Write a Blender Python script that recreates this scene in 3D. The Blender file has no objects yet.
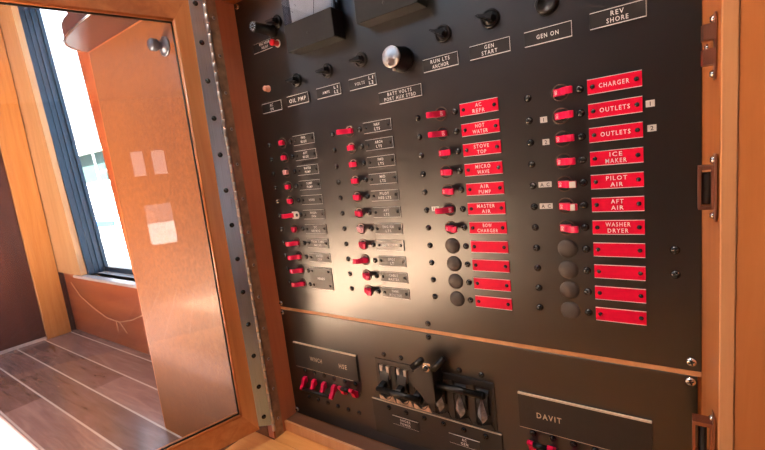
import bpy, math, random
from mathutils import Vector, Matrix
random.seed(7)
PI = math.pi
sc = bpy.context.scene
COL = sc.collection
V = Vector

# ------------------------------------------------------------------ materials
MATS = {}
def nt(name):
    m = bpy.data.materials.new(name); m.use_nodes = True
    n = m.node_tree.nodes; l = m.node_tree.links
    MATS[name] = m
    return m, n, l, n['Principled BSDF']
def setp(b, **k):
    for kk, v in k.items():
        b.inputs[kk].default_value = v
def rgb(r, g, b): return (r, g, b, 1)
def ramp(n, stops):
    r = n.new('ShaderNodeValToRGB')
    e = r.color_ramp.elements
    e[0].position, e[0].color = stops[0][0], rgb(*stops[0][1])
    e[1].position, e[1].color = stops[-1][0], rgb(*stops[-1][1])
    for p, c in stops[1:-1]:
        x = e.new(p); x.color = rgb(*c)
    return r
def coords(n, l, scale=(1, 1, 1), rot=(0, 0, 0), kind='Object'):
    t = n.new('ShaderNodeTexCoord'); mp = n.new('ShaderNodeMapping')
    mp.inputs['Scale'].default_value = scale; mp.inputs['Rotation'].default_value = rot
    l.new(t.outputs[kind], mp.inputs['Vector'])
    return mp.outputs['Vector']
def noise(n, l, vec, scale, detail=4, rough=.5, dist=0):
    t = n.new('ShaderNodeTexNoise')
    t.inputs['Scale'].default_value = scale; t.inputs['Detail'].default_value = detail
    t.inputs['Roughness'].default_value = rough; t.inputs['Distortion'].default_value = dist
    if vec is not None: l.new(vec, t.inputs['Vector'])
    return t.outputs['Fac']
def plain(name, col, rough=.5, metal=0, spec=.5, var=0.0, vs=200, bump=0):
    m, n, l, b = nt(name)
    setp(b, Roughness=rough, Metallic=metal)
    b.inputs['Specular IOR Level'].default_value = spec
    f = noise(n, l, coords(n, l), vs, 3)
    r = ramp(n, [(.3, tuple(c*(1-var) for c in col)), (.7, tuple(min(1, c*(1+var)) for c in col))])
    l.new(f, r.inputs['Fac']); l.new(r.outputs['Color'], b.inputs['Base Color'])
    if bump:
        bp = n.new('ShaderNodeBump'); bp.inputs['Strength'].default_value = bump; bp.inputs['Distance'].default_value = .0005
        l.new(f, bp.inputs['Height']); l.new(bp.outputs['Normal'], b.inputs['Normal'])
    return m
def wood(name, c1, c2, c3, axis='Z', rough=.3, grain=60, coat=.3, figure=6):
    """straight grained varnished wood; grain runs along axis"""
    m, n, l, b = nt(name)
    s = {'X': (.06, 1, 1), 'Y': (1, .06, 1), 'Z': (1, 1, .06)}[axis]
    v = coords(n, l, s)
    f1 = noise(n, l, v, grain, 6, .6, .6)
    f2 = noise(n, l, v, figure, 3, .5, 1.5)
    mx = n.new('ShaderNodeMath'); mx.operation = 'MULTIPLY_ADD'; mx.inputs[1].default_value = .55
    mu = n.new('ShaderNodeMath'); mu.operation = 'MULTIPLY'; mu.inputs[1].default_value = .45
    l.new(f1, mu.inputs[0]); l.new(f2, mx.inputs[0]); l.new(mu.outputs[0], mx.inputs[2])
    r = ramp(n, [(.34, c1), (.5, c2), (.66, c3)])
    l.new(mx.outputs[0], r.inputs['Fac']); l.new(r.outputs['Color'], b.inputs['Base Color'])
    setp(b, Roughness=rough); b.inputs['Coat Weight'].default_value = coat; b.inputs['Coat Roughness'].default_value = .12
    bp = n.new('ShaderNodeBump'); bp.inputs['Strength'].default_value = .08; bp.inputs['Distance'].default_value = .001
    l.new(f1, bp.inputs['Height']); l.new(bp.outputs['Normal'], b.inputs['Normal'])
    return m
def burl(name):
    m, n, l, b = nt(name)
    v = coords(n, l)
    f1 = noise(n, l, v, 110, 5, .7, 2.5)
    vo = n.new('ShaderNodeTexVoronoi'); vo.inputs['Scale'].default_value = 130; vo.feature = 'SMOOTH_F1'
    l.new(v, vo.inputs['Vector'])
    f3 = noise(n, l, v, 5, 3, .5, .5)
    a = n.new('ShaderNodeMath'); a.operation = 'MULTIPLY_ADD'; a.inputs[1].default_value = .5
    l.new(vo.outputs['Distance'], a.inputs[0]); l.new(f1, a.inputs[2])
    c = n.new('ShaderNodeMath'); c.operation = 'MULTIPLY_ADD'; c.inputs[1].default_value = .3
    l.new(f3, c.inputs[0]); l.new(a.outputs[0], c.inputs[2])
    r = ramp(n, [(.60, (.115, .034, .0065)), (.80, (.145, .047, .0095)), (1.0, (.19, .066, .014))])
    l.new(c.outputs[0], r.inputs['Fac']); l.new(r.outputs['Color'], b.inputs['Base Color'])
    setp(b, Roughness=.5); b.inputs['Coat Weight'].default_value = .12; b.inputs['Coat Roughness'].default_value = .1; b.inputs['Specular IOR Level'].default_value = .35
    return m
def planks(name):
    m, n, l, b = nt(name)
    t = n.new('ShaderNodeTexCoord'); sp = n.new('ShaderNodeSeparateXYZ')
    l.new(t.outputs['Object'], sp.inputs[0])
    def mt(op, a, bb=None, c=None):
        x = n.new('ShaderNodeMath'); x.operation = op
        for i, q in enumerate((a, bb, c)):
            if q is None: continue
            if isinstance(q, (int, float)): x.inputs[i].default_value = q
            else: l.new(q, x.inputs[i])
        return x.outputs[0]
    yy = mt('DIVIDE', mt('ADD', sp.outputs['Y'], 5*.0965-.036+.0025), .0965)
    row = mt('FLOOR', yy); fr = mt('FRACT', yy)
    caulk = mt('LESS_THAN', fr, .055)
    # plank lengths: stagger along X
    xx = mt('ADD', mt('DIVIDE', sp.outputs['X'], .62), mt('MULTIPLY', row, .41))
    seg = mt('FLOOR', xx)
    cmb = n.new('ShaderNodeCombineXYZ'); l.new(seg, cmb.inputs[0]); l.new(row, cmb.inputs[1])
    wn = n.new('ShaderNodeTexWhiteNoise'); l.new(cmb.outputs[0], wn.inputs['Vector'])
    mp = n.new('ShaderNodeMapping'); mp.inputs['Scale'].default_value = (.12, 1, 1)
    l.new(t.outputs['Object'], mp.inputs['Vector'])
    g = noise(n, l, mp.outputs['Vector'], 45, 7, .65, 1.2)
    f = mt('ADD', mt('MULTIPLY', g, .75), mt('MULTIPLY', wn.outputs['Value'], .3))
    r = ramp(n, [(.3, (.095, .058, .056)), (.52, (.20, .135, .13)), (.78, (.34, .25, .24))])
    l.new(f, r.inputs['Fac'])
    mix = n.new('ShaderNodeMix'); mix.data_type = 'RGBA'
    l.new(caulk, mix.inputs[0]); l.new(r.outputs['Color'], mix.inputs[6]); mix.inputs[7].default_value = (.62, .60, .57, 1)
    l.new(mix.outputs[2], b.inputs['Base Color'])
    setp(b, Roughness=.22)
    b.inputs['Specular IOR Level'].default_value = .9
    return m
def brushed(name, col, rough=.25, axis=(1, 1, .02), scale=900):
    m, n, l, b = nt(name)
    f = noise(n, l, coords(n, l, axis), scale, 4, .6)
    r = ramp(n, [(.3, tuple(c*.8 for c in col)), (.7, col)])
    l.new(f, r.inputs['Fac']); l.new(r.outputs['Color'], b.inputs['Base Color'])
    setp(b, Metallic=1, Roughness=rough)
    rr = n.new('ShaderNodeMapRange'); rr.inputs['To Min'].default_value = rough*.7; rr.inputs['To Max'].default_value = rough*1.4
    l.new(f, rr.inputs['Value']); l.new(rr.outputs['Result'], b.inputs['Roughness'])
    return m
def panel_paint(name):
    m, n, l, b = nt(name)
    v = coords(n, l)
    f1 = noise(n, l, v, 9, 5, .6, .4)       # handling wear and haze in the finish
    f2 = noise(n, l, v, 900, 2, .5)
    r = ramp(n, [(.35, (.0025, .0021, .0020)), (.65, (.0045, .0037, .0032))])
    l.new(f1, r.inputs['Fac']); l.new(r.outputs['Color'], b.inputs['Base Color'])
    mr = n.new('ShaderNodeMapRange'); mr.inputs['To Min'].default_value = .26; mr.inputs['To Max'].default_value = .34
    l.new(f1, mr.inputs['Value']); l.new(mr.outputs['Result'], b.inputs['Roughness'])
    bp = n.new('ShaderNodeBump'); bp.inputs['Strength'].default_value = .12; bp.inputs['Distance'].default_value = .0003
    l.new(f2, bp.inputs['Height']); l.new(bp.outputs['Normal'], b.inputs['Normal'])
    b.inputs['Specular IOR Level'].default_value = 1.0
    return m
def thin_glass(name, tint=(.97, .97, .98), ior=1.5, dust_haze=0):
    m = bpy.data.materials.new(name); m.use_nodes = True; MATS[name] = m
    n = m.node_tree.nodes; l = m.node_tree.links; n.clear()
    o = n.new('ShaderNodeOutputMaterial'); mx = n.new('ShaderNodeMixShader')
    fr = n.new('ShaderNodeFresnel')
    # same reflectance on both faces of the sheet
    ge = n.new('ShaderNodeNewGeometry'); mi = n.new('ShaderNodeMix'); mi.data_type = 'FLOAT'
    mi.inputs[2].default_value = ior; mi.inputs[3].default_value = 1/ior
    l.new(ge.outputs['Backfacing'], mi.inputs[0]); l.new(mi.outputs[0], fr.inputs['IOR'])
    tr = n.new('ShaderNodeBsdfTransparent'); tr.inputs['Color'].default_value = rgb(*tint)
    gl = n.new('ShaderNodeBsdfGlossy'); gl.inputs['Roughness'].default_value = .015
    l.new(fr.outputs[0], mx.inputs[0]); l.new(tr.outputs[0], mx.inputs[1]); l.new(gl.outputs[0], mx.inputs[2])
    out = mx.outputs[0]
    if dust_haze:
        df = n.new('ShaderNodeBsdfDiffuse'); df.inputs['Color'].default_value = (.74, .80, .95, 1)  # dust film; its blue-white tint stands in for reflected haze
        f = noise(n, l, coords(n, l, (1, 1, .3)), 14, 6, .7)
        mr = n.new('ShaderNodeMapRange'); mr.inputs['From Min'].default_value = .3; mr.inputs['From Max'].default_value = .7
        mr.inputs['To Min'].default_value = dust_haze*.5; mr.inputs['To Max'].default_value = dust_haze*1.5
        l.new(f, mr.inputs['Value'])
        m2 = n.new('ShaderNodeMixShader'); l.new(mr.outputs[0], m2.inputs[0]); l.new(out, m2.inputs[1]); l.new(df.outputs[0], m2.inputs[2])
        out = m2.outputs[0]
    l.new(out, o.inputs['Surface'])
    return m

M_panel = panel_paint('black_panel_paint')
M_black = plain('black_plastic', (.006, .006, .006), .30, spec=.3, var=.1)
M_blackm = plain('black_matt_plastic', (.018, .017, .016), .5, var=.15, bump=.1)
M_screw = plain('black_oxide_steel', (.010, .010, .011), .22, .2, spec=.7, var=.2)
M_dark = plain('dark_slot_plastic', (.004, .004, .004), .6)
M_meter = plain('meter_cover_plastic', (.012, .011, .011), .5, spec=.25, var=.08, bump=.08)
M_cap = plain('charcoal_rubber', (.050, .038, .030), .6, var=.15, vs=1500, bump=.5)
M_red = plain('red_lever_plastic', (.60, .006, .06), .32, spec=.3, var=.08)
M_redlbl = plain('red_engraving_plastic', (.66, .002, .036), .5, spec=.15, var=.06)
M_redwear = plain('worn_pink_lever_plastic', (.62, .30, .32), .5, var=.5, vs=700)
M_blk = plain('black_engraving_plastic', (.013, .011, .010), .42, var=.1)
M_new = plain('glossy_black_engraving_plastic', (.05, .045, .045), .15, var=.1)
M_white = plain('white_core_plastic', (.93, .93, .90), .5, var=.03)
M_cream = plain('cream_core_plastic', (.66, .55, .40), .5, var=.08)
M_ring = plain('brown_metal_rim', (.10, .062, .045), .4, .5, var=.3)
M_shell = plain('pale_lining_glint', (.55, .42, .33), .3, var=.2)
M_tape = plain('white_label_tape', (.72, .70, .64), .5, var=.08, vs=90)
M_ink = plain('black_ink', (.01, .01, .01), .6)
M_redbtn = plain('red_button', (.80, .01, .03), .3)
M_copper = plain('copper_pink_button', (.75, .36, .26), .35, var=.1)
M_chrome = brushed('chrome', (.75, .74, .72), .15, (1, 1, 1))
M_alu = brushed('spun_aluminium', (.80, .80, .82), .28, (.02, 1, 1))
M_spun = plain('spun_aluminium_face', (.42, .42, .44), .3, 1)
t_ = M_spun.node_tree.nodes.new('ShaderNodeTangent'); t_.direction_type = 'RADIAL'; t_.axis = 'Y'
M_spun.node_tree.nodes['Principled BSDF'].inputs['Anisotropic'].default_value = .9
M_spun.node_tree.links.new(t_.outputs[0], M_spun.node_tree.nodes['Principled BSDF'].inputs['Tangent'])
M_steel = brushed('hinge_steel', (.46, .60, .76), .3)
M_brass = plain('aged_brass', (.42, .27, .17), .38, .45, var=.3, vs=70)
M_pin = plain('hinge_knuckle_steel', (.55, .50, .46), .38, 1, var=.12, vs=60)
M_bronze = brushed('bronze_catch', (.40, .20, .14), .38)
M_dial = plain('meter_dial_card', (.80, .78, .75), .6, var=.04, vs=60)
M_amber = plain('amber_arc_cover', (.58, .38, .24), .3, var=.4, vs=150)
M_clear = plain('grey_clear_handle_sector', (.30, .30, .31), .16, var=.35, vs=160)
M_glass = thin_glass('door_glass', dust_haze=.020)
M_acryl = thin_glass('clear_acrylic', (.80, .86, .93), 1.6)
M_door = wood('door_frame_cherry', (.38, .13, .038), (.55, .215, .07), (.66, .31, .12), 'Z', .33)
M_doorh = wood('door_rail_cherry', (.33, .105, .030), (.48, .175, .055), (.60, .26, .095), 'Y', .33)
M_reveal = wood('red_mahogany', (.36, .10, .042), (.48, .15, .068), (.56, .20, .09), 'Z', .35)
M_face = wood('orange_cherry_face', (.34, .095, .022), (.46, .15, .038), (.56, .215, .065), 'Z', .4, grain=40)
M_rail = wood('orange_cherry_rail', (.42, .125, .028), (.56, .19, .048), (.66, .27, .08), 'X', .4, grain=40)
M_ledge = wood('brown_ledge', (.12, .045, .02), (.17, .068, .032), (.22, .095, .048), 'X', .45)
M_counter = wood('pale_orange_counter', (.74, .29, .07), (.86, .40, .12), (.92, .50, .18), 'X', .4)
M_light = wood('pale_cherry_edge', (.50, .21, .075), (.62, .29, .12), (.70, .37, .17), 'Z', .38)
M_post = wood('honey_post', (.36, .19, .08), (.46, .26, .115), (.53, .33, .17), 'Z', .35)
plain_post = wood('orange_honey_post', (.36, .15, .035), (.48, .21, .055), (.56, .28, .085), 'Z', .35)
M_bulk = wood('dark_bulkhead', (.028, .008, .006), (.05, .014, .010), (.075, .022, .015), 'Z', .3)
M_wall = wood('red_wall_panel', (.22, .042, .012), (.32, .075, .02), (.40, .11, .032), 'X', .35, grain=30)
M_burl = burl('varnished_burl')
M_floor = planks('caulked_planks')
M_ceil = plain('white_headliner', (.56, .59, .68), .7, var=.03, vs=20)
M_paint = plain('cream_paint', (.55, .45, .36), .7, var=.05, vs=20)
M_frame = plain('blue_black_window_frame', (.006, .030, .070), .3, .2, var=.15, vs=30)
M_sill = plain('silver_sill', (.60, .60, .62), .3, .4, var=.1, vs=60)
M_cord = plain('pale_cord', (.55, .33, .20), .6)
M_knobg = plain('aged_pewter', (.10, .125, .17), .3, .6, var=.25, vs=80)

# ------------------------------------------------------------------ mesh builder
class MB:
    def __init__(s): s.v = []; s.f = []; s.m = []; s.sm = []
    def add(s, vs, fs, mi=0, smooth=False):
        o = len(s.v); s.v += [tuple(x) for x in vs]
        for f in fs: s.f.append(tuple(o+i for i in f)); s.m.append(mi); s.sm.append(smooth)
        return s
    def box(s, x0, x1, y0, y1, z0, z1, mi=0, bev=0):
        if bev <= 0:
            v = [(x, y, z) for x in (x0, x1) for y in (y0, y1) for z in (z0, z1)]
            return s.add(v, [(0, 1, 3, 2), (4, 6, 7, 5), (0, 4, 5, 1), (2, 3, 7, 6), (0, 2, 6, 4), (1, 5, 7, 3)], mi)
        # chamfered box: octagonal rings in xz stacked along y
        b = min(bev, (x1-x0)/2.01, (y1-y0)/2.01, (z1-z0)/2.01)
        def ring(i, y):
            X0, X1, Z0, Z1 = x0+i, x1-i, z0+i, z1-i
            c = b
            return [(X0+c, y, Z0), (X1-c, y, Z0), (X1, y, Z0+c), (X1, y, Z1-c), (X1-c, y, Z1), (X0+c, y, Z1), (X0, y, Z1-c), (X0, y, Z0+c)]
        rs = [ring(b*.6, y0), ring(0, y0+b*.6), ring(0, y1-b*.6), ring(b*.6, y1)]
        vs = sum(rs, []); fs = [tuple(range(8)), tuple(range(31, 23, -1))]
        for k in range(3):
            for i in range(8):
                j = (i+1) % 8; fs.append((k*8+j, k*8+i, (k+1)*8+i, (k+1)*8+j))
        return s.add(vs, fs, mi)
    def lathe(s, c, prof, axis='y', n=24, mi=0, smooth=True, mat=None):
        """prof: list of (r, t) ; t along -Y (towards the viewer) for axis y"""
        vs = []
        for r, t in prof:
            for i in range(n):
                a = 2*PI*i/n; p = (r*math.cos(a), r*math.sin(a))
                if axis == 'y': q = (c[0]+p[0], c[1]-t, c[2]+p[1])
                elif axis == 'z': q = (c[0]+p[0], c[1]+p[1], c[2]+t)
                else: q = (c[0]+t, c[1]+p[0], c[2]+p[1])
                vs.append(q)
        fs = []
        for k in range(len(prof)-1):
            for i in range(n):
                j = (i+1) % n; fs.append((k*n+i, k*n+j, (k+1)*n+j, (k+1)*n+i))
        s.add(vs, fs, mi, smooth)
        for k, rv in ((0, True), (len(prof)-1, False)):
            if prof[k][0] > 1e-6:
                f = list(range(k*n, k*n+n)); o = len(s.v)-len(vs)
                s.f.append(tuple(o+i for i in (f[::-1] if rv else f))); s.m.append(mi); s.sm.append(False)
        return s
    def prism(s, poly, a0, a1, plane='xz', mi=0, smooth=False):
        """polygon in a plane, extruded along the third axis from a0 to a1"""
        def P(p, a):
            if plane == 'xz': return (p[0], a, p[1])
            if plane == 'xy': return (p[0], p[1], a)
            return (a, p[0], p[1])
        n = len(poly); vs = [P(p, a0) for p in poly]+[P(p, a1) for p in poly]
        fs = [tuple(range(n)), tuple(range(2*n-1, n-1, -1))]
        o = len(s.v); s.add(vs, fs, mi, False)
        for i in range(n):
            j = (i+1) % n; s.f.append((o+j, o+i, o+n+i, o+n+j)); s.m.append(mi); s.sm.append(smooth)
        return s
    def tube(s, pts, r, n=8, mi=0):
        pts = [V(p) for p in pts]; vs = []
        for i, p in enumerate(pts):
            d = (pts[min(i+1, len(pts)-1)]-pts[max(i-1, 0)]).normalized()
            up = V((0, 0, 1)) if abs(d.z) < .9 else V((1, 0, 0))
            a = d.cross(up).normalized(); b = d.cross(a)
            rr = r[i] if isinstance(r, (list, tuple)) else r
            vs += [p+a*rr*math.cos(2*PI*k/n)+b*rr*math.sin(2*PI*k/n) for k in range(n)]
        fs = [(i*n+k, i*n+(k+1) % n, (i+1)*n+(k+1) % n, (i+1)*n+k) for i in range(len(pts)-1) for k in range(n)]
        fs += [tuple(range(n))[::-1], tuple(range((len(pts)-1)*n, len(pts)*n))]
        return s.add(vs, fs, mi, True)
    def mesh(s, name, mats):
        me = bpy.data.meshes.new(name); me.from_pydata(s.v, [], s.f)
        me.polygons.foreach_set('material_index', s.m); me.polygons.foreach_set('use_smooth', s.sm)
        for m in (mats if isinstance(mats, (list, tuple)) else [mats]): me.materials.append(m)
        import bmesh
        b = bmesh.new(); b.from_mesh(me); bmesh.ops.recalc_face_normals(b, faces=b.faces); b.to_mesh(me); b.free()
        me.update()
        return me

def W(o):
    p = V(o.location); q = o.parent
    while q: p = p+V(q.location); q = q.parent
    return p
def obj(name, me, loc=(0, 0, 0), parent=None, label=None):
    """link mesh at world location; parents never rotate except where said"""
    o = bpy.data.objects.new(name, me); COL.objects.link(o)
    if parent:
        o.parent = parent; o.location = V(loc)-W(parent)
    else: o.location = loc
    if label: o['label'] = label
    return o
def thing(name, loc, label, cat, group=None):
    o = bpy.data.objects.new(name, None); COL.objects.link(o); o.location = loc
    o.empty_display_size = .05; tag(o, label, cat, group); return o
def tag(o, label, cat, group=None):
    o['label'] = label; o['category'] = cat
    if group: o['group'] = group
    return o
def struct(name, mb, mats, loc=(0, 0, 0)):
    o = obj(name, mb.mesh(name, mats), loc); o['kind'] = 'structure'; return o

_tc = {}
def text_mesh(lines, cap=.0046, pitch=.0041, lead=.0066, depth=.0002, bold=0.00012, align='c'):
    """flat raised lettering in the xz plane, facing -Y, centred"""
    key = (tuple(lines), cap, pitch, lead)
    if key in _tc: return _tc[key]
    vs = []; fs = []
    nl = len(lines)
    for i, s in enumerate(lines):
        cu = bpy.data.curves.new('t', 'FONT'); cu.body = s; cu.size = 1; cu.align_x = 'CENTER'
        cu.offset = .011; cu.resolution_u = 2
        cu.space_character = 1.28
        ob = bpy.data.objects.new('t', cu); COL.objects.link(ob)
        bpy.context.view_layer.update()
        me = bpy.data.meshes.new_from_object(ob.evaluated_get(bpy.context.evaluated_depsgraph_get()))
        xs = [v.co.x for v in me.vertices]; w = max(xs)-min(xs); cx = (max(xs)+min(xs))/2
        tw = pitch*len(s)*.95 if len(s) > 1 else w*cap/.72
        zc = ((nl-1)/2-i)*lead
        o = len(vs)
        vs += [((v.co.x-cx)/w*tw, 0, (v.co.y-.36)/.72*cap+zc) for v in me.vertices]
        fs += [tuple(o+k for k in p.vertices) for p in me.polygons]
        bpy.data.objects.remove(ob); bpy.data.meshes.remove(me); bpy.data.curves.remove(cu)
    me = bpy.data.meshes.new('lettering'); me.from_pydata(vs, [], fs)
    me.update(); _tc[key] = me
    return me
def lettering(lines, loc, parent, mat, label=None, name='lettering', **k):
    me = text_mesh(lines, **k)
    if not me.materials: me.materials.append(mat)
    elif me.materials[0] != mat:
        me = me.copy(); me.materials.clear(); me.materials.append(mat)
    return obj(name, me, loc, parent, label)

# ------------------------------------------------------------------ shared part meshes
def screw_mesh(r, h, mat, name='screw', phillips=True, slotmat=None):
    b = MB()
    b.lathe((0, 0, 0), [(r*1.0, 0), (r, h*.25), (r*.86, h*.65), (r*.55, h*.93), (r*.3, h)], n=16)
    if phillips:
        a = .35
        ca, sa = math.cos(a), math.sin(a)
        for d in (0, PI/2):
            c, s_ = math.cos(a+d), math.sin(a+d)
            L, w = r*.6, r*.13
            poly = [(c*L-s_*w, s_*L+c*w), (-c*L-s_*w, -s_*L+c*w), (-c*L+s_*w, -s_*L-c*w), (c*L+s_*w, s_*L-c*w)]
            b.prism(poly, -h*1.03, -h*.8, 'xz', 1)
    return b.mesh(name, [mat, slotmat or M_dark])
ME_scr = screw_mesh(.0042, .0028, M_screw)
ME_lscr = screw_mesh(.0023, .0014, M_screw)
ME_cscr = screw_mesh(.0048, .0028, M_chrome)
ME_bscr = screw_mesh(.0045, .003, M_screw)

def breaker_mesh(glint):
    b = MB(); R = .0091
    b.lathe((0, 0, 0), [(R, 0), (R, .0006), (R*.93, .0010), (R*.86, .0006), (R*.86, .0002)], n=28, mi=0)
    b.lathe((0, 0, 0), [(R*.87, 0), (R*.87, .00025), (.0001, .00025)], n=28, mi=1, smooth=False)
    # pale crescent standing in for the reflection at the hole's upper edge
    pts = [(R*.84*math.cos(a), R*.84*math.sin(a)) for a in [PI*.2+PI*.6*i/10 for i in range(11)]]
    inn = [(R*.62*math.cos(a), R*.70*math.sin(a)) for a in [PI*.2+PI*.6*i/10 for i in range(11)]][::-1]
    if glint: b.prism(pts+inn, -.0008, -.0002, 'xz', 2)
    return b.mesh('breaker', [M_ring, M_dark, M_shell])
ME_brk = breaker_mesh(False); ME_brkL = breaker_mesh(True)
def lever_mesh(mat, flip, name='lever'):
    """curved paddle; flip=-1 thrown to the left"""
    top = [(-.0066, -.0022), (-.0060, -.0044), (-.0008, -.0066), (.0020, -.0092), (.0045, -.0122), (.0075, -.0142), (.0110, -.0150), (.0142, -.0146)]
    bot = [(.0146, -.0120), (.0112, -.0122), (.0082, -.0110), (.0055, -.0088), (.0045, -.0050), (.0050, -.0004), (-.0066, -.0004)]
    poly = [(x*flip, y) for x, y in top+bot]
    b = MB()
    w = .0037; c = .0006
    # chamfered along the z edges
    n = len(poly)
    cx = sum(p[0] for p in poly)/n; cy = sum(p[1] for p in poly)/n
    def sh(z, k): return [(cx+(p[0]-cx)*k, cy+(p[1]-cy)*k, z) for p in poly]
    rings = [sh(-w, .93), sh(-w+c, 1), sh(w-c, 1), sh(w, .93)]
    vs = sum(rings, []); fs = [tuple(range(n)), tuple(range(4*n-1, 3*n-1, -1))]
    b.add(vs[:], fs, 0)
    o = 0
    for k in range(3):
        for i in range(n):
            j = (i+1) % n; b.f.append((k*n+j, k*n+i, (k+1)*n+i, (k+1)*n+j)); b.m.append(0); b.sm.append(False)
    return b.mesh(name, [mat])
ME_levR = lever_mesh(M_red, 1); ME_levL = lever_mesh(M_red, -1); ME_levW = lever_mesh(M_redwear, 1)
def on_mesh(flip):
    me = text_mesh(['OFF' if flip < 0 else 'ON'], cap=.0030, pitch=.0024 if flip > 0 else .0019).copy()
    for v in me.vertices:      # lay the tiny word on the sloping foot of the lever
        x, z = v.co.x, v.co.z
        u = -.0034+z*1.0
        v.co = V((u*flip, -.0044-(u+.0060)*.0022/.0052-.00025, -x*flip))
    me.materials.clear(); me.materials.append(M_white)
    return me
ME_onR, ME_onL = on_mesh(1), on_mesh(-1)
def cap_mesh():
    b = MB(); R = .0108
    b.lathe((0, 0, 0), [(R, 0), (R, .0006)]+[(R*math.cos(a), .0006+.0042*math.sin(a)) for a in [PI/2*i/7 for i in range(7)]]+[(.0002, .0048)], n=28)
    return b.mesh('blank_cap', [M_cap])
ME_cap = cap_mesh()
def plate_mesh(w, h, mat, core, t=.0015, top=.0006, bot=.0006, right=.0, name='label_plate'):
    b = MB(); b.box(-w/2, w/2, -t, 0, -h/2, h/2, 0, .0001)
    b.box(-w/2, w/2, -t-.0001, -t+.0005, h/2-top, h/2, 1)
    if bot: b.box(-w/2, w/2, -t-.0001, -t+.0005, -h/2, -h/2+bot, 1)
    if right: b.box(w/2-right, w/2, -t-.0001, -t+.0005, -h/2, h/2, 1)
    return b.mesh(name, [mat, core])
LW, LH = .0488, .0157
ME_red = plate_mesh(LW, LH, M_redlbl, M_white, .0015, .00055, .00055)
ME_blk = plate_mesh(LW, LH, M_blk, M_white, .0012, .00045, .00045, .0003)
ME_new = plate_mesh(LW, LH, M_new, M_white, .0018, .0005, .0005, .0004)
ME_big = plate_mesh(.0515, .039, M_blk, M_white, .0012, .00045, .0003, .0)
ME_top = plate_mesh(LW, .016, M_blk, M_white, .0013, .0006, .0008, .0004)

# ------------------------------------------------------------------ breaker panel (upper)
PX0, PX1 = -.124, .519
SEAM_T, SEAM_B = -.3025, -.3088
ptop = thing('breaker_panel', (.197, 0, SEAM_T), 'black main breaker panel with red toggles, meters and engraved name plates', 'switch panel')
b = MB(); b.box(PX0, PX1, 0, .004, SEAM_T, .245, 0, .0005)
obj('panel_plate', b.mesh('panel_plate', M_panel), (0, 0, 0), ptop)
P = .025
XC = [0.0, .1493, .3027, .4478]
labels = [
 [['FWD', 'BLGE'], ['AFT', 'BLGE'], ['WATER', 'PUMP'], ['SUMP', 'PUMP'], ['HORN'], ['WASH-', 'DWN'], ['DC', 'REFRIG'], ['TRIM TABS', 'MACHS'], ['WATER', 'COM'], ['HEADS'], None],
 [['NAV', 'LTS'], ['ARCH', 'LTS'], ['FWD', 'LTS'], ['MID', 'LTS'], ['PILOT', 'HSE LTS'], ['AFT', 'LTS'], ['ENG RM', 'LTS'], ['INSTRUMEN'], ['SPOT', 'LT'], ['CABLE', 'MASTER'], ['TANK', 'MONITOR']],
 [['AC', 'REFR'], ['HOT', 'WATER'], ['STOVE', 'TOP'], ['MICRO', 'WAVE'], ['AIR', 'PUMP'], ['MASTER', 'AIR'], ['BOW', 'CHARGER'], [], [], [], []],
 [['CHARGER'], ['OUTLETS'], ['OUTLETS'], ['ICE', 'MAKER'], ['PILOT', 'AIR'], ['AFT', 'AIR'], ['WASHER', 'DRYER'], [], [], [], []],
]
left = {(0, 5), (0, 7), (0, 8), (0, 9), (0, 10), (1, 0), (1, 8), (2, 0), (2, 1), (2, 5)}
for c in range(4):
    x = XC[c]; red = c > 1
    for r in range(11):
        z = -P*r-(.001 if not red else 0)
        if red and r > 6:
            br = obj('blank_cap', ME_cap, (x-.0515, 0, z), ptop)
        else:
            br = obj('breaker', ME_brkL if c == 1 else ME_brk, (x-.0515, 0, z), ptop)
            isl = (c, r) in left
            worn = (c, r) in {(0, 2), (1, 6)}
            lv = obj('lever', ME_levL if isl else (ME_levW if worn else ME_levR), (x-.0515, 0, z), br,
                     'pink worn lever' if worn else None)
            if red: obj('lettering', ME_onL if isl else ME_onR, (x-.0515, 0, z), br)
            if (c, r) in {(3, 4), (3, 5)}:      # strip of white tape on the lever tip
                t = MB(); t.box(-.0018, .0046 if r == 4 else .003, -.0158, -.0151, -.0034, .0034, 0)
                obj('tape', t.mesh('tape', M_tape), (x-.0515+.0095, 0, z), br, 'white tape on the lever')
        for dx in (-.0862, -.032):
            obj('screw', ME_scr, (x+dx, 0, z), br)
        L = labels[c][r]
        if L is None: continue
        if L == ['HEADS']:
            lp = obj('label_plate', ME_big, (x-.003, 0, z-P/2), ptop, 'tall black label plate reading HEADS')
            for dx, dz in ((-.019, .0125), (.019, .0125), (-.019, -.0125), (.019, -.0125)):
                obj('screw', ME_lscr, (x-.003+dx, -.0012, z-P/2+dz), lp)
            lettering(['HEADS'], (x-.003, -.0014, z-P/2), lp, M_white, pitch=.0034, cap=.0042)
            continue
        new = L == ['INSTRUMEN']
        me = ME_red if red else (ME_new if new else ME_blk)
        colr = 'red' if red else 'black'
        lab = (colr+' label plate reading '+' '.join(L)) if L else 'blank red label plate'
        lp = obj('label_plate', me, (x, 0, z), ptop, lab)
        t = .0018 if new else (.0015 if red else .0012)
        for dx in (-.0197, .0197):
            obj('screw', ME_lscr, (x+dx, -t, z), lp)
        if L:
            mat = M_white
            one = len(L) == 1
            lettering(L, (x, -t-.00015, z), lp, mat, cap=.0046 if red else .0040, pitch=.0041 if red else .0034, lead=.0068 if red else .0062)
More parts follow.
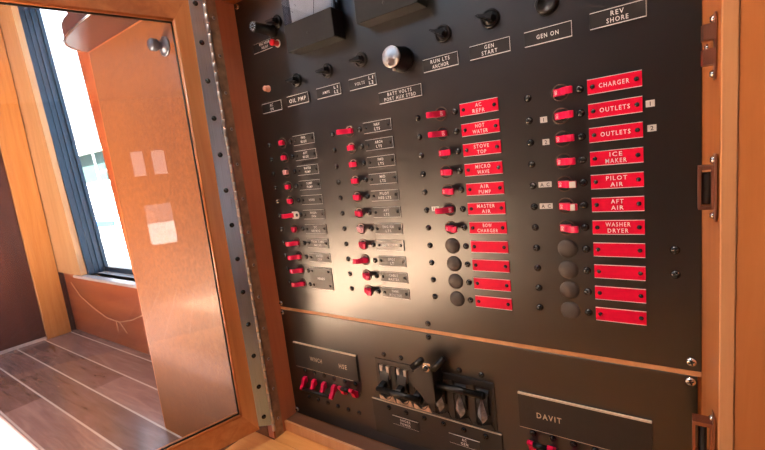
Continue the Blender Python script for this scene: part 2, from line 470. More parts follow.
# small number tapes
def tape_tag(txt, x, z, w=.0075, h=.0065):
    b = MB(); b.box(-w/2, w/2, -.0004, 0, -h/2, h/2)
    o = obj('number_tag', b.mesh('number_tag', M_tape), (x, 0, z), ptop, 'white tape tag marked '+txt)
    lettering([txt], (x, -.0005, z), o, M_ink, cap=.0042, pitch=.0036)
for t, x, z in (('1', .3775, -.0262), ('2', .3787, -.0512), ('1', .4786, -.0257), ('2', .4797, -.0497)): tape_tag(t, x, z)
for z in (-.0994, -.1246):
    tape_tag('A C', .3752, z, .0145)
tape_tag('12', .2309-.0005, -.1235, .0115)
# white lock-out tab on the sixth breaker of the first column
b = MB()
b.prism([(-.0075, -.0065), (.006, -.0065), (.0095, -.003), (.0095, .003), (.006, .0065), (-.0075, .0065)], -.0042, -.0028, 'xz')
b.lathe((.0045, -.0042, 0), [(.0028, 0), (.0028, .0006), (.0001, .0006)], n=14, mi=1)
obj('lock_tab', b.mesh('lock_tab', [M_tape, M_dark]), (-.042, 0, -.126), ptop, 'white lock tab beside a red lever')
# top row plates
TZ = .0632
for L, x, z, w, tight in ((['AC', 'ON'], -.0640, .0617, LW, 0), (['OIL PMP'], .0003, .0628, LW, 1), (['AMPS', ''], .0668, .0632, LW, 0), (['VOLTS', ''], .1325, .0635, LW, 0),
                       (['BATT VOLTS', 'PORT AUX STBD'], .1925, .0357, .0685, 0), (['RUN LTS', 'ANCHOR'], .2570, .0630, LW, 0),
                       (['GEN', 'START'], .3212, .0638, LW, 0), (['GEN ON'], .3863, .0630, LW, 0), (['REV', 'SHORE'], .4525, .0640, LW, 0)):
    me = ME_top if w == LW else plate_mesh(w, .0155, M_blk, M_white, .0013, .0006, .0008, .0004)
    raised = tight or x > .44
    name = ' '.join(q for q in L if q)
    lp = obj('label_plate', me, (x, -.001 if raised else 0, z), ptop, 'black label plate reading '+(name+' L1 L2' if '' in L else name))
    y = -.0015-(.001 if raised else 0)
    if '' in L:
        lettering([L[0]], (x-.005, y, z-.0005), lp, M_white, cap=.0042, pitch=.0038)
        lettering(['L1', 'L2'], (x+.0155, y, z+.0003), lp, M_white, cap=.0045, pitch=.0040, lead=.0066)
    elif tight: lettering(L, (x, y, z), lp, M_white, cap=.0062, pitch=.0057)
    else: lettering(L, (x, y, z), lp, M_white, cap=.0046, pitch=.0040 if w == LW else .0041, lead=.0064)
# ENG HOUR RELAY strip beside the red button
lp = obj('label_plate', plate_mesh(.047, .015, M_blk, M_white, .0008, .0002, .0008), (-.0655, 0, .1612), ptop, 'black label plate reading ENG HOUR RELAY')
lettering(['ENG HOUR', 'RELAY'], (-.060, -.001, .1622), lp, M_white, cap=.0042, pitch=.0033, lead=.0062)
# rotary switches
def rotary_mesh():
    b = MB()
    b.lathe((0, 0, 0), [(.0108, 0), (.0108, .0022), (.0092, .0030), (.0086, .0030), (.0080, .0022), (.0062, .0022), (.0058, .0060), (.0045, .0066)], n=26)
    # pointer blade: thin grip wall, long tip to the left
    b.prism([(-.0165, -.0008), (-.010, -.0020), (.002, -.0052), (.0062, -.0036), (.0062, .0036), (.002, .0052), (-.010, .0020), (-.0165, .0008)], -.0085, -.0045, 'xz')
    b.prism([(-.0120, -.0009), (.0058, -.0026), (.0058, .0026), (-.0120, .0009)], -.0145, -.0085, 'xz')
    return b.mesh('rotary_switch', M_black)
ME_rot = rotary_mesh()
for x, z, a in ((.0025, .0925, 0), (.0690, .0931, 0), (.1345, .0940, 0), (.2640, .0955, .45), (.3250, .0965, .35), (-.0242, .1889, .1)):
    o = obj('rotary_switch', ME_rot, (x, 0, z), ptop)
    o.rotation_euler = (0, a, 0)
b = MB(); b.lathe((0, 0, 0), [(.0118, 0), (.0118, .004), (.0102, .0062), (.0078, .0062), (.0070, .0046), (.0001, .0046)], n=28)
o = obj('indicator_lamp', b.mesh('indicator_lamp', M_black), (.3872, 0, .0945), ptop)
# silver knob
kn = obj('selector_knob', (lambda b: (b.lathe((0, 0, 0), [(.0165, 0), (.0165, .0035), (.0150, .0050), (.0140, .028), (.0136, .0286)], n=40), b.mesh('selector_knob', M_black))[1])(MB()), (.2025, 0, .0785), ptop, 'black selector knob with spun silver top')
b = MB(); b.lathe((0, 0, 0), [(.0136, .0284), (.0136, .0296), (.0128, .0301), (.0001, .0301)], n=40)
obj('knob_top', b.mesh('knob_top', M_spun), (.2025, 0, .0785), kn, 'silver knob top')
b = MB(); b.box(-.0007, .0007, -.0275, -.0220, -.0168, -.0135)
obj('index_mark', b.mesh('index_mark', M_white), (.2025, 0, .0785), kn, 'white pointer mark')
# fuse holder
fz = obj('fuse_holder', (lambda b: (b.lathe((0, 0, 0), [(.0098, 0), (.0098, .0045), (.0082, .0055), (.0080, .040), (.0074, .0412)], n=30), b.mesh('fuse_holder', M_black))[1])(MB()), (-.0355, 0, .1772), ptop, 'long black fuse holder cap')
b = MB(); b.lathe((0, 0, 0), [(.0072, .0410), (.0072, .0418), (.0001, .0418)], n=30)
for k in range(10):
    a = 2*PI*k/10
    b.prism([(.0036*math.cos(a-.16), .0036*math.sin(a-.16)), (.0064*math.cos(a-.12), .0064*math.sin(a-.12)), (.0064*math.cos(a+.12), .0064*math.sin(a+.12)), (.0036*math.cos(a+.16), .0036*math.sin(a+.16))], -.0420, -.0417, 'xz', 1)
b.prism([(-.002, -.0006), (.002, -.0006), (.002, .0006), (-.002, .0006)], -.0420, -.0417, 'xz', 1)
obj('cap_face', b.mesh('cap_face', [M_blackm, M_steel]), (-.0355, 0, .1772), fz, 'grey marked end face')
# buttons
rb = obj('push_button', (lambda b: (b.lathe((0, 0, 0), [(.0062, 0), (.0062, .0014), (.0052, .0020), (.0046, .0014)], n=24), b.mesh('push_button', M_white))[1])(MB()), (-.0290, 0, .1569), ptop, 'red push button in a white collar')
b = MB(); b.lathe((0, 0, 0), [(.0044, .001), (.0044, .010), (.0052, .0105), (.0052, .0135), (.0036, .0146), (.0001, .0148)], n=24)
obj('button_cap', b.mesh('button_cap', M_redbtn), (-.0290, 0, .1569), rb, 'red button cap')
b = MB(); b.lathe((0, 0, 0), [(.0056, 0), (.0056, .002), (.0046, .0024), (.0046, .0085), (.0036, .0098), (.0001, .0100)], n=24)
obj('push_button', b.mesh('push_button', M_copper), (-.0668, 0, .0925), ptop, 'pale copper push button')
# meters
def meter(x0, x1, z0, zs, z1, seed):
    w = x1-x0; cx = (x0+x1)/2
    b = MB(); b.box(x0+.004, x1-.004, -.010, 0, z0+.004, z1, 0, .001); b.box(x0, x1, -.026, 0, z0, zs, 0, .0012)
    m = obj('panel_meter', b.mesh('panel_meter', M_meter), (0, 0, 0), ptop, 'analog panel meter with clear window above a black cover')
    b = MB(); b.box(x0+.0055, x1-.0055, -.0135, -.0102, zs+.0005, z1-.004)
    obj('dial', b.mesh('dial', M_dial), (0, 0, 0), m, 'white dial card')
    b = MB(); b.tube([(cx+.004, -.0148, zs+.001), (cx+.013, -.0148, z1-.02)], .0004, 6)
    for k in range(9):
        a = math.radians(140-k*12.5); R0, R1 = .048, .052
        q = (cx+R0*math.cos(a), zs-.012+R0*math.sin(a)); p = (cx+R1*math.cos(a), zs-.012+R1*math.sin(a))
        b.tube([(q[0], -.0137, q[1]), (p[0], -.0137, p[1])], .0003, 4)
    obj('needle', b.mesh('needle', M_ink), (0, 0, 0), m, 'black needle and scale')
    b = MB()   # clear window shell, open at the back
    t = .0012
    b.box(x0, x1, -.0245, -.0245+t, zs, z1); b.box(x0, x0+t, -.0233, -.0102, zs, z1); b.box(x1-t, x1, -.0233, -.0102, zs, z1); b.box(x0+t, x1-t, -.0233, -.0102, z1-t, z1)
    obj('clear_window', b.mesh('clear_window', M_acryl), (0, 0, 0), m, 'clear meter window')
    b = MB(); b.lathe((0, 0, 0), [(.0018, 0), (.0018, .0004), (.0001, .0004)], n=14)
    obj('adjust_screw', b.mesh('adjust_screw', M_dark), (cx-.0015, -.026, (z0+zs)/2-.002), m)
meter(.0165, .1115, .1278, .1668, .236, 1)
meter(.1515, .2460, .1322, .1640, .236, 2)
# panel fixing screws
for x, z, me, l in ((-.1195, -.2955, ME_cscr, 1), (.5108, -.2927, ME_cscr, 1), (.2004, -.2932, ME_bscr, 0), (-.1150, .2383, ME_cscr, 1),
                    (.4976, -.1738, ME_bscr, 0), (.4979, -.1995, ME_bscr, 0)):
    obj('panel_screw', me, (x, 0, z), ptop, 'chrome screw' if l else None)

# ------------------------------------------------------------------ lower panel
plow = thing('lower_switch_panel', (.195, 0, -.524), 'black lower panel with winch, shore power and davit breakers', 'switch panel')
b = MB(); b.box(PX0, .516, 0, .004, -.5240, SEAM_B, 0, .0005)
obj('panel_plate', b.mesh('panel_plate', M_panel), (0, 0, 0), plow)
for x, z, me, l in ((-.1195, -.3140, ME_cscr, 1), (.5099, -.3147, ME_cscr, 1), (.1990, -.3144, ME_bscr, 0), (-.1195, -.5165, ME_cscr, 1), (.508, -.516, ME_cscr, 1)):
    obj('panel_screw', me, (x, 0, z), plow, 'chrome screw' if l else None)
def vlever_mesh(up):
    """toggle thrown up (+z) or down; profile in the yz plane"""
    s = 1 if up else -1
    a = [(0, -.0055*s), (-.0045, -.0058*s), (-.0085, -.0030*s), (-.0100, .0015*s), (-.0118, .0055*s), (-.0150, .0085*s), (-.0175, .0120*s), (-.0165, .0150*s),
         (-.0125, .0150*s), (-.0105, .0118*s), (-.0075, .0090*s), (-.0050, .0060*s), (0, .0050*s)]
    b = MB(); b.prism(a, -.0036, .0036, 'yz')
    return b.mesh('lever', M_red)
ME_vU, ME_vD = vlever_mesh(True), vlever_mesh(False)
def slot_mesh():
    b = MB(); R = .0085
    b.lathe((0, 0, 0), [(R, 0), (R, .0006), (R*.9, .0009), (R*.84, .0004), (.0001, .0004)], n=24, smooth=False)
    return b.mesh('breaker', [M_blackm])
ME_slot = slot_mesh()
def gang(x0, n, states, bars):
    for k in range(n):
        x = x0+.0246*k
        o = obj('breaker', ME_slot, (x, 0, -.4430), plow)
        obj('lever', ME_vU if states[k] else ME_vD, (x, 0, -.4430), o)
        for z in (-.4255, -.4802): obj('screw', ME_scr, (x, 0, z), o)
    for k0, k1, up in bars:
        b = MB(); z = -.4430+(.0118 if up else -.0118)
        b.tube([(x0+.0246*k0+.0038, -.0150, z), (x0+.0246*k1-.0038, -.0150, z)], .0036, 12)
        for k in range(k0+1, k1):
            b.box(x0+.0246*k-.0045, x0+.0246*k+.0045, -.0155, -.011, z-.0035, z+.0035)
        obj('tie_bar', b.mesh('tie_bar', M_black), (0, 0, 0), plow, 'black tie bar joining red levers')
gang(-.0795, 6, (0, 0, 0, 0, 1, 1), ((0, 3, False), (4, 5, True)))
gang(.3433, 6, (1, 1, 1, 1, 1, 1), ((0, 1, True), (2, 3, True), (4, 5, True)))
# long cream-edged plates
def long_plate(x0, x1, words, cap):
    b = MB(); b.box(x0, x1, -.0035, 0, -.4180, -.3695, 0, .0003)
    b.box(x0, x1, -.0037, -.0010, -.3712, -.3690, 1); b.box(x0, x1-.012, -.0037, -.0020, -.4183, -.4178, 1)
    o = obj('label_plate', b.mesh('label_plate', [M_blk, M_cream]), (0, 0, 0), plow, 'long black plate reading '+' '.join(w for w, _ in words))
    for w, x in words:
        lettering([w], (x, -.0039, -.3955), o, M_cream, cap=cap, pitch=.0063)
long_plate(-.0985, .0545, (('WINCH', -.0425), ('HSE', .0225)), .0085)
long_plate(.3275, .4755, (('DAVIT', .3655),), .0078)
# interlocked main breakers
mb_ = MB()
x0, x1 = .0945, .2950
mb_.box(x0, x1, -.0022, 0, -.3745, -.3660, 0, .0003)          # top ledge
mb_.box(x0, x0+.004, -.002, 0, -.4370, -.3745, 0); mb_.box(x1-.004, x1, -.002, 0, -.4370, -.3745, 0)
mb_.box(x0+.004, x1-.004, -.0004, 0, -.4370, -.3745, 1)      # dark well
for k in range(7):
    xx = .1125+.033*k-.0165
    mb_.box(max(x0+.004, xx-.0045), min(x1-.004, xx+.0045), -.0030, -.0004, -.4370, -.3745, 0)  # webs between poles
mb_.box(.0785, .3010, -.0026, 0, -.4720, -.4405, 0, .0003); mb_.box(.0785, .3010, -.0030, -.0010, -.4412, -.4400, 2)
mbo = obj('interlock_housing', mb_.mesh('interlock_housing', [M_blk, M_dark, M_cream]), (0, 0, 0), plow, 'dark housing of six ganged main breakers')
for k in range(6):
    x = .1125+.033*k; up = k > 2
    b = MB()
    # housing of one pole with curved snout
    prof = [(0, -.418), (-.004, -.414), (-.0075, -.402), (-.0075, -.396), (-.004, -.384), (0, -.378)]
    b.prism(prof, x-.0085, x+.0085, 'yz', 0)
    o = obj('main_breaker', b.mesh('main_breaker', [M_dark]), (0, 0, 0), plow)
    for z in (-.3575, -.4497): obj('screw', ME_scr, (x, -.0026 if z < -.44 else 0, z), o)
    b = MB()
    if up:   # handle arm up; pale clear sector shows below it
        b.prism([(-.004, -.390), (-.0165, -.383), (-.0205, -.377), (-.0185, -.372), (-.012, -.375), (-.004, -.381)], x-.0045, x+.0045, 'yz')
        obj('lever', b.mesh('lever', M_black), (0, 0, 0), o)
        c = MB(); n = 9
        pts = []
        for i in range(n+1):
            t = i/n; wdt = .0074*(min(1, t/.28)**.7)*(1-max(0, (t-.28)/.72))**.85+.0004
            pts.append((t, wdt))
        front = [(x, -.0105-.003*math.sin(PI*t), -.4260+.036*t) for t, _ in pts]
        L = [(x-wd, -.0070-.001*math.sin(PI*t), -.4260+.036*t) for t, wd in pts]; R = [(x+wd, -.0070-.001*math.sin(PI*t), -.4260+.036*t) for t, wd in pts]
        B = [(x, -.003, -.4260+.036*t) for t, _ in pts]
        vs = L+front+R+B; m = n+1; fs = []
        for q in range(4):
            for i in range(n):
                a = q*m+i; bb = ((q+1) % 4)*m+i; fs.append((a, bb, bb+1, a+1))
        c.add(vs, fs); obj('clear_sector', c.mesh('clear_sector', M_clear), (0, 0, 0), o, 'clear grey teardrop below the lever')
    else:
        b.prism([(-.004, -.399), (-.0165, -.402), (-.0215, -.407), (-.0195, -.413), (-.012, -.412), (-.004, -.408)], x-.0045, x+.0045, 'yz')
        obj('lever', b.mesh('lever', M_black), (0, 0, 0), o)
        c = MB()
        for s_ in (-1, 1):
            c.prism([(x+s_*.0065-.002, -.398), (x+s_*.0065+.002, -.398), (x+s_*.0065+.0026, -.376), (x+s_*.0065-.0026, -.376)], -.0045, -.0005, 'xz')
        obj('slot_lining', c.mesh('slot_lining', M_shell), (0, 0, 0), o, 'two pale strips above the lever')
    # amber arc cover below each pole
    c = MB(); c.prism([(x-.0155, -.4365), (x-.0155, -.4290 if not up else -.4330), (x-.004, -.4345), (x+.010, -.4250 if not up else -.4270), (x+.0155, -.4365)], -.0040, -.0022, 'xz')
    for i in range(8):
        if not up:
            a0, a1 = PI+PI*i/8, PI+PI*(i+1)/8
            c.tube([(x+.009*math.cos(a0), -.0046, -.424+.0095*math.sin(a0)), (x+.009*math.cos(a1), -.0046, -.424+.0095*math.sin(a1))], .0006, 5, 1)
    obj('arc_cover', c.mesh('arc_cover', [M_amber if not up else M_blk, M_dark]), (0, 0, 0), o)
for xa, xb, z in ((.1060, .1885, -.4085), (.2050, .2870, -.3765)):
    b = MB(); b.tube([(xa, -.0195, z), (xb, -.0195, z)], .0046, 14)
    for k in range(3):
        xx = xa+(xb-xa)*(k+.5)/3; b.lathe((xx+.0125, -.0195, z), [(.0050, -.0006), (.0050, .0006)], 'x', 14)
    obj('tie_bar', b.mesh('tie_bar', M_black), (0, 0, 0), plow, 'black bar joining three main breaker levers')
# sliding interlock plate with its pivot bolt
b = MB()
b.prism([(.2050, -.3400), (.2130, -.3425), (.2170, -.3500), (.2150, -.4010), (.2080, -.4060), (.1980, -.3960), (.1760, -.3720), (.1790, -.3630), (.1970, -.3480)], -.0300, -.0280, 'xz')
b.box(.2035, .2150, -.0306, -.0282, -.3430, -.3395, 1)
b.box(.2150, .2172, -.0300, -.0030, -.4000, -.3480, 0)
il = obj('interlock_plate', b.mesh('interlock_plate', [M_blk, M_chrome]), (0, 0, 0), plow, 'dark sliding plate between the two breaker groups')
b = MB(); b.lathe((0, 0, 0), [(.0058, 0), (.0058, .001), (.0042, .0012)], n=24, mi=1); b.lathe((0, -.001, 0), [(.0036, 0), (.0034, .0028), (.0020, .0034)], n=6, mi=0)
obj('bolt', b.mesh('bolt', [M_screw, M_chrome]), (.2075, -.0300, -.3475), il, 'dark bolt in a bright washer')
b = MB()
b.tube([(.1790, -.020, -.3560), (.2030, -.0330, -.3345)], .0046, 10); b.tube([(.2185, -.0300, -.3470), (.2350, -.0240, -.3300)], .0046, 10)
obj('interlock_arm', b.mesh('interlock_arm', M_black), (0, 0, 0), il)
for L, x, z in ((['SHORE', 'POWER'], .1425, -.4680), (['AC', 'GEN'], .2440, -.4685)):
    lp = obj('label_plate', plate_mesh(.0485, .0155, M_blk, M_white, .0012, .0009, .0003), (x, -.0026, z), plow, 'black label plate reading '+' '.join(L))
    lettering(L, (x, -.0040, z-.0003), lp, M_white, cap=.0045, pitch=.0040, lead=.0062)
b = MB(); b.prism([(.0795, -.5030), (.300, -.5030), (.300, -.472), (.0795, -.472)], -.0016, 0, 'xz')
obj('cover_strip', b.mesh('cover_strip', M_blk), (0, 0, 0), plow)

# ------------------------------------------------------------------ cabinet
FY = -.060
cab = thing('electrical_cabinet', (-.10, .05, -.658), 'built-in varnished cabinet holding the black switch panels, with open glass door', 'cabinet')
def cpart(name, mb, mats, label=None, parent=cab, loc=(0, 0, 0)):
    return obj(name, mb.mesh(name, mats), loc, parent, label)
b = MB(); b.box(-.13, .530, .0045, .020, -.56, .255); cpart('back_board', b, M_rail)
b = MB(); b.box(PX0, PX1, .0008, .0042, SEAM_B+.0004, SEAM_T-.0004); cpart('divider_strip', b, M_light, 'orange wood strip between the two black panels')
b = MB(); b.box(-.140, PX0, FY, .15, -.5448, .262, 0, .001); cpart('side_panel', b, M_reveal, 'red-brown reveal left of the panel')
b = MB(); b.prism([(PX1, .02), (PX1+.0005, 0), (.5285, FY+.001), (.5385, FY), (.5385, .02)], -.655, .40, 'xy'); cpart('side_panel', b, M_face, 'orange reveal right of the panel')
b = MB(); b.box(.5285, .5392, FY-.0015, FY+.02, -.655, .70, 0, .0015); cpart('edge_trim', b, M_light, 'pale vertical edge strip right of the panel')
b = MB(); b.box(.5395, .585, FY, .0, -.655, .70, 0, .0004); b.box(.5855, .98, FY+.0006, .0, -.655, .70, 0, .0004); cpart('face_frame', b, M_face)
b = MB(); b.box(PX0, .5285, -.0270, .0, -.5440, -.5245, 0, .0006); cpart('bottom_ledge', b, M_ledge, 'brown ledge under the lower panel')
b = MB(); b.box(PX0, .5285, -.0320, -.0272, -.5440, -.5240, 0, .0008); cpart('bottom_rail', b, M_light, 'pale orange edge of the ledge under the lower panel')
b = MB(); b.box(-.190, .60, -.98, -.0605, -.575, -.5450, 0, .002); tag(obj('counter', b.mesh('counter', M_counter)), 'pale orange wood counter running below the lower black panel', 'counter')
b = MB(); b.box(-.140, .5285, FY, .15, .2455, .40, 0, .001); cpart('top_rail', b, M_rail)
b = MB(); b.box(-.5630, -.1405, FY, FY+.012, -.6560, .2600, 0, .0012); bp_ = cpart('burl_panel', b, M_burl, 'glossy orange burl veneer panel')
b = MB(); b.box(-.568, -.5632, FY+.001, .155, -.6560, .2600, 0, .0008); b.box(-.5632, -.1405, FY+.0125, .150, -.65, .255); cpart('carcass', b, M_face)
b = MB()
b.lathe((0, 0, 0), [(.0175, 0), (.0175, .0015), (.0150, .003), (.0125, .003), (.0115, .0045), (.0065, .0055), (.0060, .010), (.0085, .0135), (.0108, .017), (.0110, .024), (.0095, .027), (.0001, .0280)], n=32)
kb = obj('knob', b.mesh('knob', M_knobg), (-.257, FY, .1985), bp_, 'dark pewter round knob on a disc base')
# overhead shelf with rounded end
b = MB()
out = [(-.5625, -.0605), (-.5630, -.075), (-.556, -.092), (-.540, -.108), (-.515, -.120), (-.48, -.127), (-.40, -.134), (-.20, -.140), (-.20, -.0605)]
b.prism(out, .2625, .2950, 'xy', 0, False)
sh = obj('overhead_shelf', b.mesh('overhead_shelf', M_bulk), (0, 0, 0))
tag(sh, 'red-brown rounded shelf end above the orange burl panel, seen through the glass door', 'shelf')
b = MB(); rim = [(x+(0.0 if i in (0,) else 0), y) for i, (x, y) in enumerate(out[:-1])]
b.tube([(x, y-.001, .2625) for x, y in rim], .0022, 8)  # bright tube stands in for the highlight on the glossy edge
obj('edge_highlight', b.mesh('edge_highlight', M_chrome), (0, 0, 0), sh, 'bright highlight along the shelf edge, put in as a thin tube')

# ---- glass door, hinged on the left reveal and swung open 106 degrees
HX, HY = -.1240, -.0580
th = math.radians(106)
door = bpy.data.objects.new('door', None); COL.objects.link(door)
DZ = 0.0
door.parent = cab; door.location = V((HX, HY, DZ))-W(cab)
door.rotation_euler = (0, 0, -th)            # local +x runs from hinge to free edge, local -y faces the camera
door['label'] = 'wood-framed glass door swung open'
def dpart(name, mb, mats, label=None, parent=door):
    o = bpy.data.objects.new(name, mb.mesh(name, mats)); COL.objects.link(o); o.parent = parent
    if label: o['label'] = label
    return o
DT, DB = .250, -.512       # door top / bottom
DWd = .660
# local: inner face (towards the camera side) at y=+? : rotate(-106deg) maps local +y -> world (sin106, cos106)=(.96,-.28) i.e. toward the camera
TH = .022
def fr(mb, x0, x1, z0, z1): mb.box(x0, x1, -TH, 0, z0, z1, 0, .003)
b = MB(); b.prism([(.0265, DB), (.0525, -.4725), (.0500, .2035), (.0200, DT)], -TH, 0, 'xz'); dpart('stile', b, M_door, 'cherry door stile at the hinge')
b = MB(); b.prism([(.0200, DT), (.0500, .2035), (DWd-.03, .2035), (DWd, DT)], -TH, 0, 'xz'); dpart('rail', b, M_doorh)
b = MB(); b.prism([(.0265, DB), (DWd, DB), (DWd-.03, -.4725), (.0525, -.4725)], -TH, 0, 'xz'); dpart('rail', b, M_doorh)
b = MB(); b.prism([(DWd, DB), (DWd, DT), (DWd-.03, .2035), (DWd-.03, -.4725)], -TH, 0, 'xz'); dpart('stile', b, M_door)
# rounded inner bead and dark gasket line
b = MB(); ins = [(.0500, .2035), (DWd-.03, .2035), (DWd-.03, -.4725), (.0525, -.4725)]
for i in range(4):
    a, c = ins[i], ins[(i+1) % 4]
    b.tube([(a[0], -.003, a[1]), (c[0], -.003, c[1])], .0033, 8)
dpart('inner_bead', b, M_face)
b = MB()
for i in range(4):
    a, c = ins[i], ins[(i+1) % 4]
    cx, cz = (.32, -.13)
    k = .0035
    f_ = lambda p: (p[0]+k*(1 if p[0] < cx else -1), p[1]+k*(1 if p[1] < cz else -1))
    a, c = f_(a), f_(c); b.tube([(a[0], -.0075, a[1]), (c[0], -.0075, c[1])], .0016, 6)
dpart('gasket', b, M_dark, 'thin black glazing gasket')
b = MB(); b.box(.049, DWd-.028, -.0115, -.0085, -.474, .205); dpart('glass_pane', b, M_glass, 'clear glass pane')
# piano hinge: steel leaf on the door, knuckles, brass leaf on the reveal
b = MB(); b.prism([(.0030, .262), (.0240, .262), (.0270, .05), (.0278, -.10), (.0275, -.30), (.0270, -.505), (.0030, -.515)], 0, .0012, 'xz'); dpart('hinge_leaf', b, M_steel, 'steel leaf of the piano hinge')
def hs(me, x, z):
    o = bpy.data.objects.new('screw', me); COL.objects.link(o); o.parent = door; o.location = (x, .0012, z); o.rotation_euler = (0, 0, PI)
for k in range(13): hs(ME_scr, .0145+.0008*(k > 1), .231-.0602*k)
b = MB()
z = .262; k = 0
while z > -.525:
    b.lathe((0, .0012, z-.0148), [(.0026, 0), (.0034, .0007), (.0034, .0139), (.0026, .0146)], 'z', 12, mi=0); z -= .0152; k += 1
dpart('hinge_knuckles', b, M_pin, 'row of hinge knuckles')
b = MB(); b.box(PX0, PX0+.0012, HY+.002, -.0375, -.545, .245)
hl = cpart('hinge_leaf', b, M_brass, 'brassy leaf of the piano hinge')
ME_hs = screw_mesh(.0030, .0010, M_pin)
for k in range(13):
    o = bpy.data.objects.new('screw', ME_hs); COL.objects.link(o); o.parent = hl
    o.location = V((PX0+.0012, -.0455, .213-.0602*k)) - W(hl); o.rotation_euler = (0, 0, PI/2)

# ---- catches on the right reveal
def catch_twin():
    root = thing('door_catch', (.524, -.042, -.016), 'bronze twin-arm door catch high on the orange reveal right of the panel', 'catch', None)
    X = .5262
    b = MB(); b.box(X-.0014, X, -.0500, -.0330, -.0165, .0360, 0, .0004); obj('back_plate', b.mesh('back_plate', M_bronze), (0, 0, 0), root)
    for z0 in (.0152, -.0045):
        b = MB()
        b.prism([(X-.001, -.050), (X-.001, -.0380), (X-.0060, -.0360), (X-.0090, -.0400), (X-.0100, -.0460), (X-.0085, -.0500)], z0, z0+.0125, 'xy')
        obj('catch_arm', b.mesh('catch_arm', M_bronze), (0, 0, 0), root)
    for z in (.0315, .0098, -.0118):
        o = obj('screw', ME_lscr_side, (X-.0014 if z != .0098 else X-.0050, -.0445, z), root, 'bright steel screw')
ME_lscr_side = screw_mesh(.0030, .0026, M_chrome)
for v in ME_lscr_side.vertices: v.co = V((v.co.y, v.co.x, v.co.z))
catch_twin()
def catch_box(zc, label, wd=.0125):
    root = thing('door_catch', (.524, -.045, zc-.03), label, 'catch')
    X = .5268
    b = MB(); b.box(X-.0016, X, -.0560, -.0330, zc-.0290, zc+.0290, 0, .0005); obj('back_plate', b.mesh('back_plate', M_bronze), (0, 0, 0), root)
    b = MB()   # open rectangular frame standing off the reveal, facing the viewer
    x0, x1, z0, z1 = X-wd, X-.0010, zc-.0190, zc+.0190
    b.box(x0, x0+.0022, -.0500, -.0360, z0, z1, 0, .0003); b.box(x1-.0026, x1, -.0500, -.0360, z0, z1, 0, .0003)
    b.box(x0+.0022, x1-.0026, -.0500, -.0360, z1-.0035, z1); b.box(x0+.0022, x1-.0026, -.0500, -.0360, z0, z0+.0025)
    obj('catch_frame', b.mesh('catch_frame', M_bronze), (0, 0, 0), root)
    b = MB(); b.lathe(((x0+x1)/2, -.0430, zc-.0150), [(.0030, 0), (.0034, .003), (.0034, .0250), (.0030, .028)], 'z', 14)
    obj('roller', b.mesh('roller', M_blackm), (0, 0, 0), root, 'dark roller')
    for z in (zc+.0235, zc-.0245): obj('screw', ME_lscr_side, (X-.0016, -.046, z), root, 'small steel screw')
catch_box(-.1065, 'bronze box-shaped door catch with dark roller at mid-height beside the black upper panel')
catch_box(-.3480, 'bronze box-shaped door catch beside the lower black panel at bottom right', .0168)

# ------------------------------------------------------------------ room
FZ = -.658
RX0, RX1, RY0, RY1, CZ = -1.80, 1.84, -2.6, .16, 1.15
b = MB(); b.box(RX0-.1, RX1+.1, RY0-.1, RY1+.12, FZ-.05, FZ); struct('floor', b, M_floor)
# window wall (front) with slanted opening
WB, WT = -.375, .80
b = MB()
b.box(RX0, -.562, RY1, RY1+.03, FZ, WB)                        # below sill
b.prism([(RX0, WB), (-1.520, WB), (-1.665, WT), (RX0, WT)], RY1, RY1+.03, 'xz')
b.prism([(-1.098, WB), (-.562, WB), (-.562, WT), (-1.215, WT)], RY1, RY1+.03, 'xz')
b.box(RX0, -.562, RY1, RY1+.03, WT, CZ)
struct('wall_front', b, M_wall)
b = MB(); b.box(-.5625, -.20, .05, .08, .2960, CZ); b.box(-.20, RX1, .05, .08, .401, CZ); b.box(.982, RX1, FY, .0, FZ, CZ)
b.box(-.5925, -.5628, .05, .16, .2960, CZ)
struct('wall_front_upper', b, M_face)
# window frame: dark metal jamb, glazing bead, silver sill
b = MB()
b.prism([(-1.520, WB), (-1.505, WB), (-1.650, WT), (-1.665, WT)], RY1, RY1+.078, 'xz')
for yy, dx in ((.022, .004), (.040, .006), (.062, .010)):
    b.prism([(-1.505, WB), (-1.505+dx, WB), (-1.650+dx, WT), (-1.650, WT)], RY1+yy, RY1+yy+.008, 'xz')
b.box(-1.50, -1.09, RY1+.060, RY1+.078, WB, WB+.020); b.box(-1.67, -1.2, RY1+.0, RY1+.10, WT-.02, WT)
b.prism([(-1.099, WB), (-1.092, WB), (-1.209, WT), (-1.216, WT)], RY1+.031, RY1+.10, 'xz')
struct('window_1', b, M_frame)
b = MB(); b.box(-1.60, -1.02, RY1-.028, RY1+.075, WB-.012, WB, 0, .003); struct('trim_1', b, M_sill)
b = MB(); b.prism([(-1.790, WB+.0005), (-1.522, WB+.0005), (-1.668, CZ), (-1.790, CZ)], RY1-.022, RY1-.0005, 'xz'); struct('trim_2', b, M_post)
# left bulkhead and its end post
b = MB(); b.box(RX0+.0005, RX0+.020, .045, .135, FZ, CZ, 0, .002); struct('trim_3', b, plain_post)
b = MB(); b.box(RX0, RX0+.008, RY0, .044, FZ, FZ+.012); struct('baseboard_left', b, M_sill)
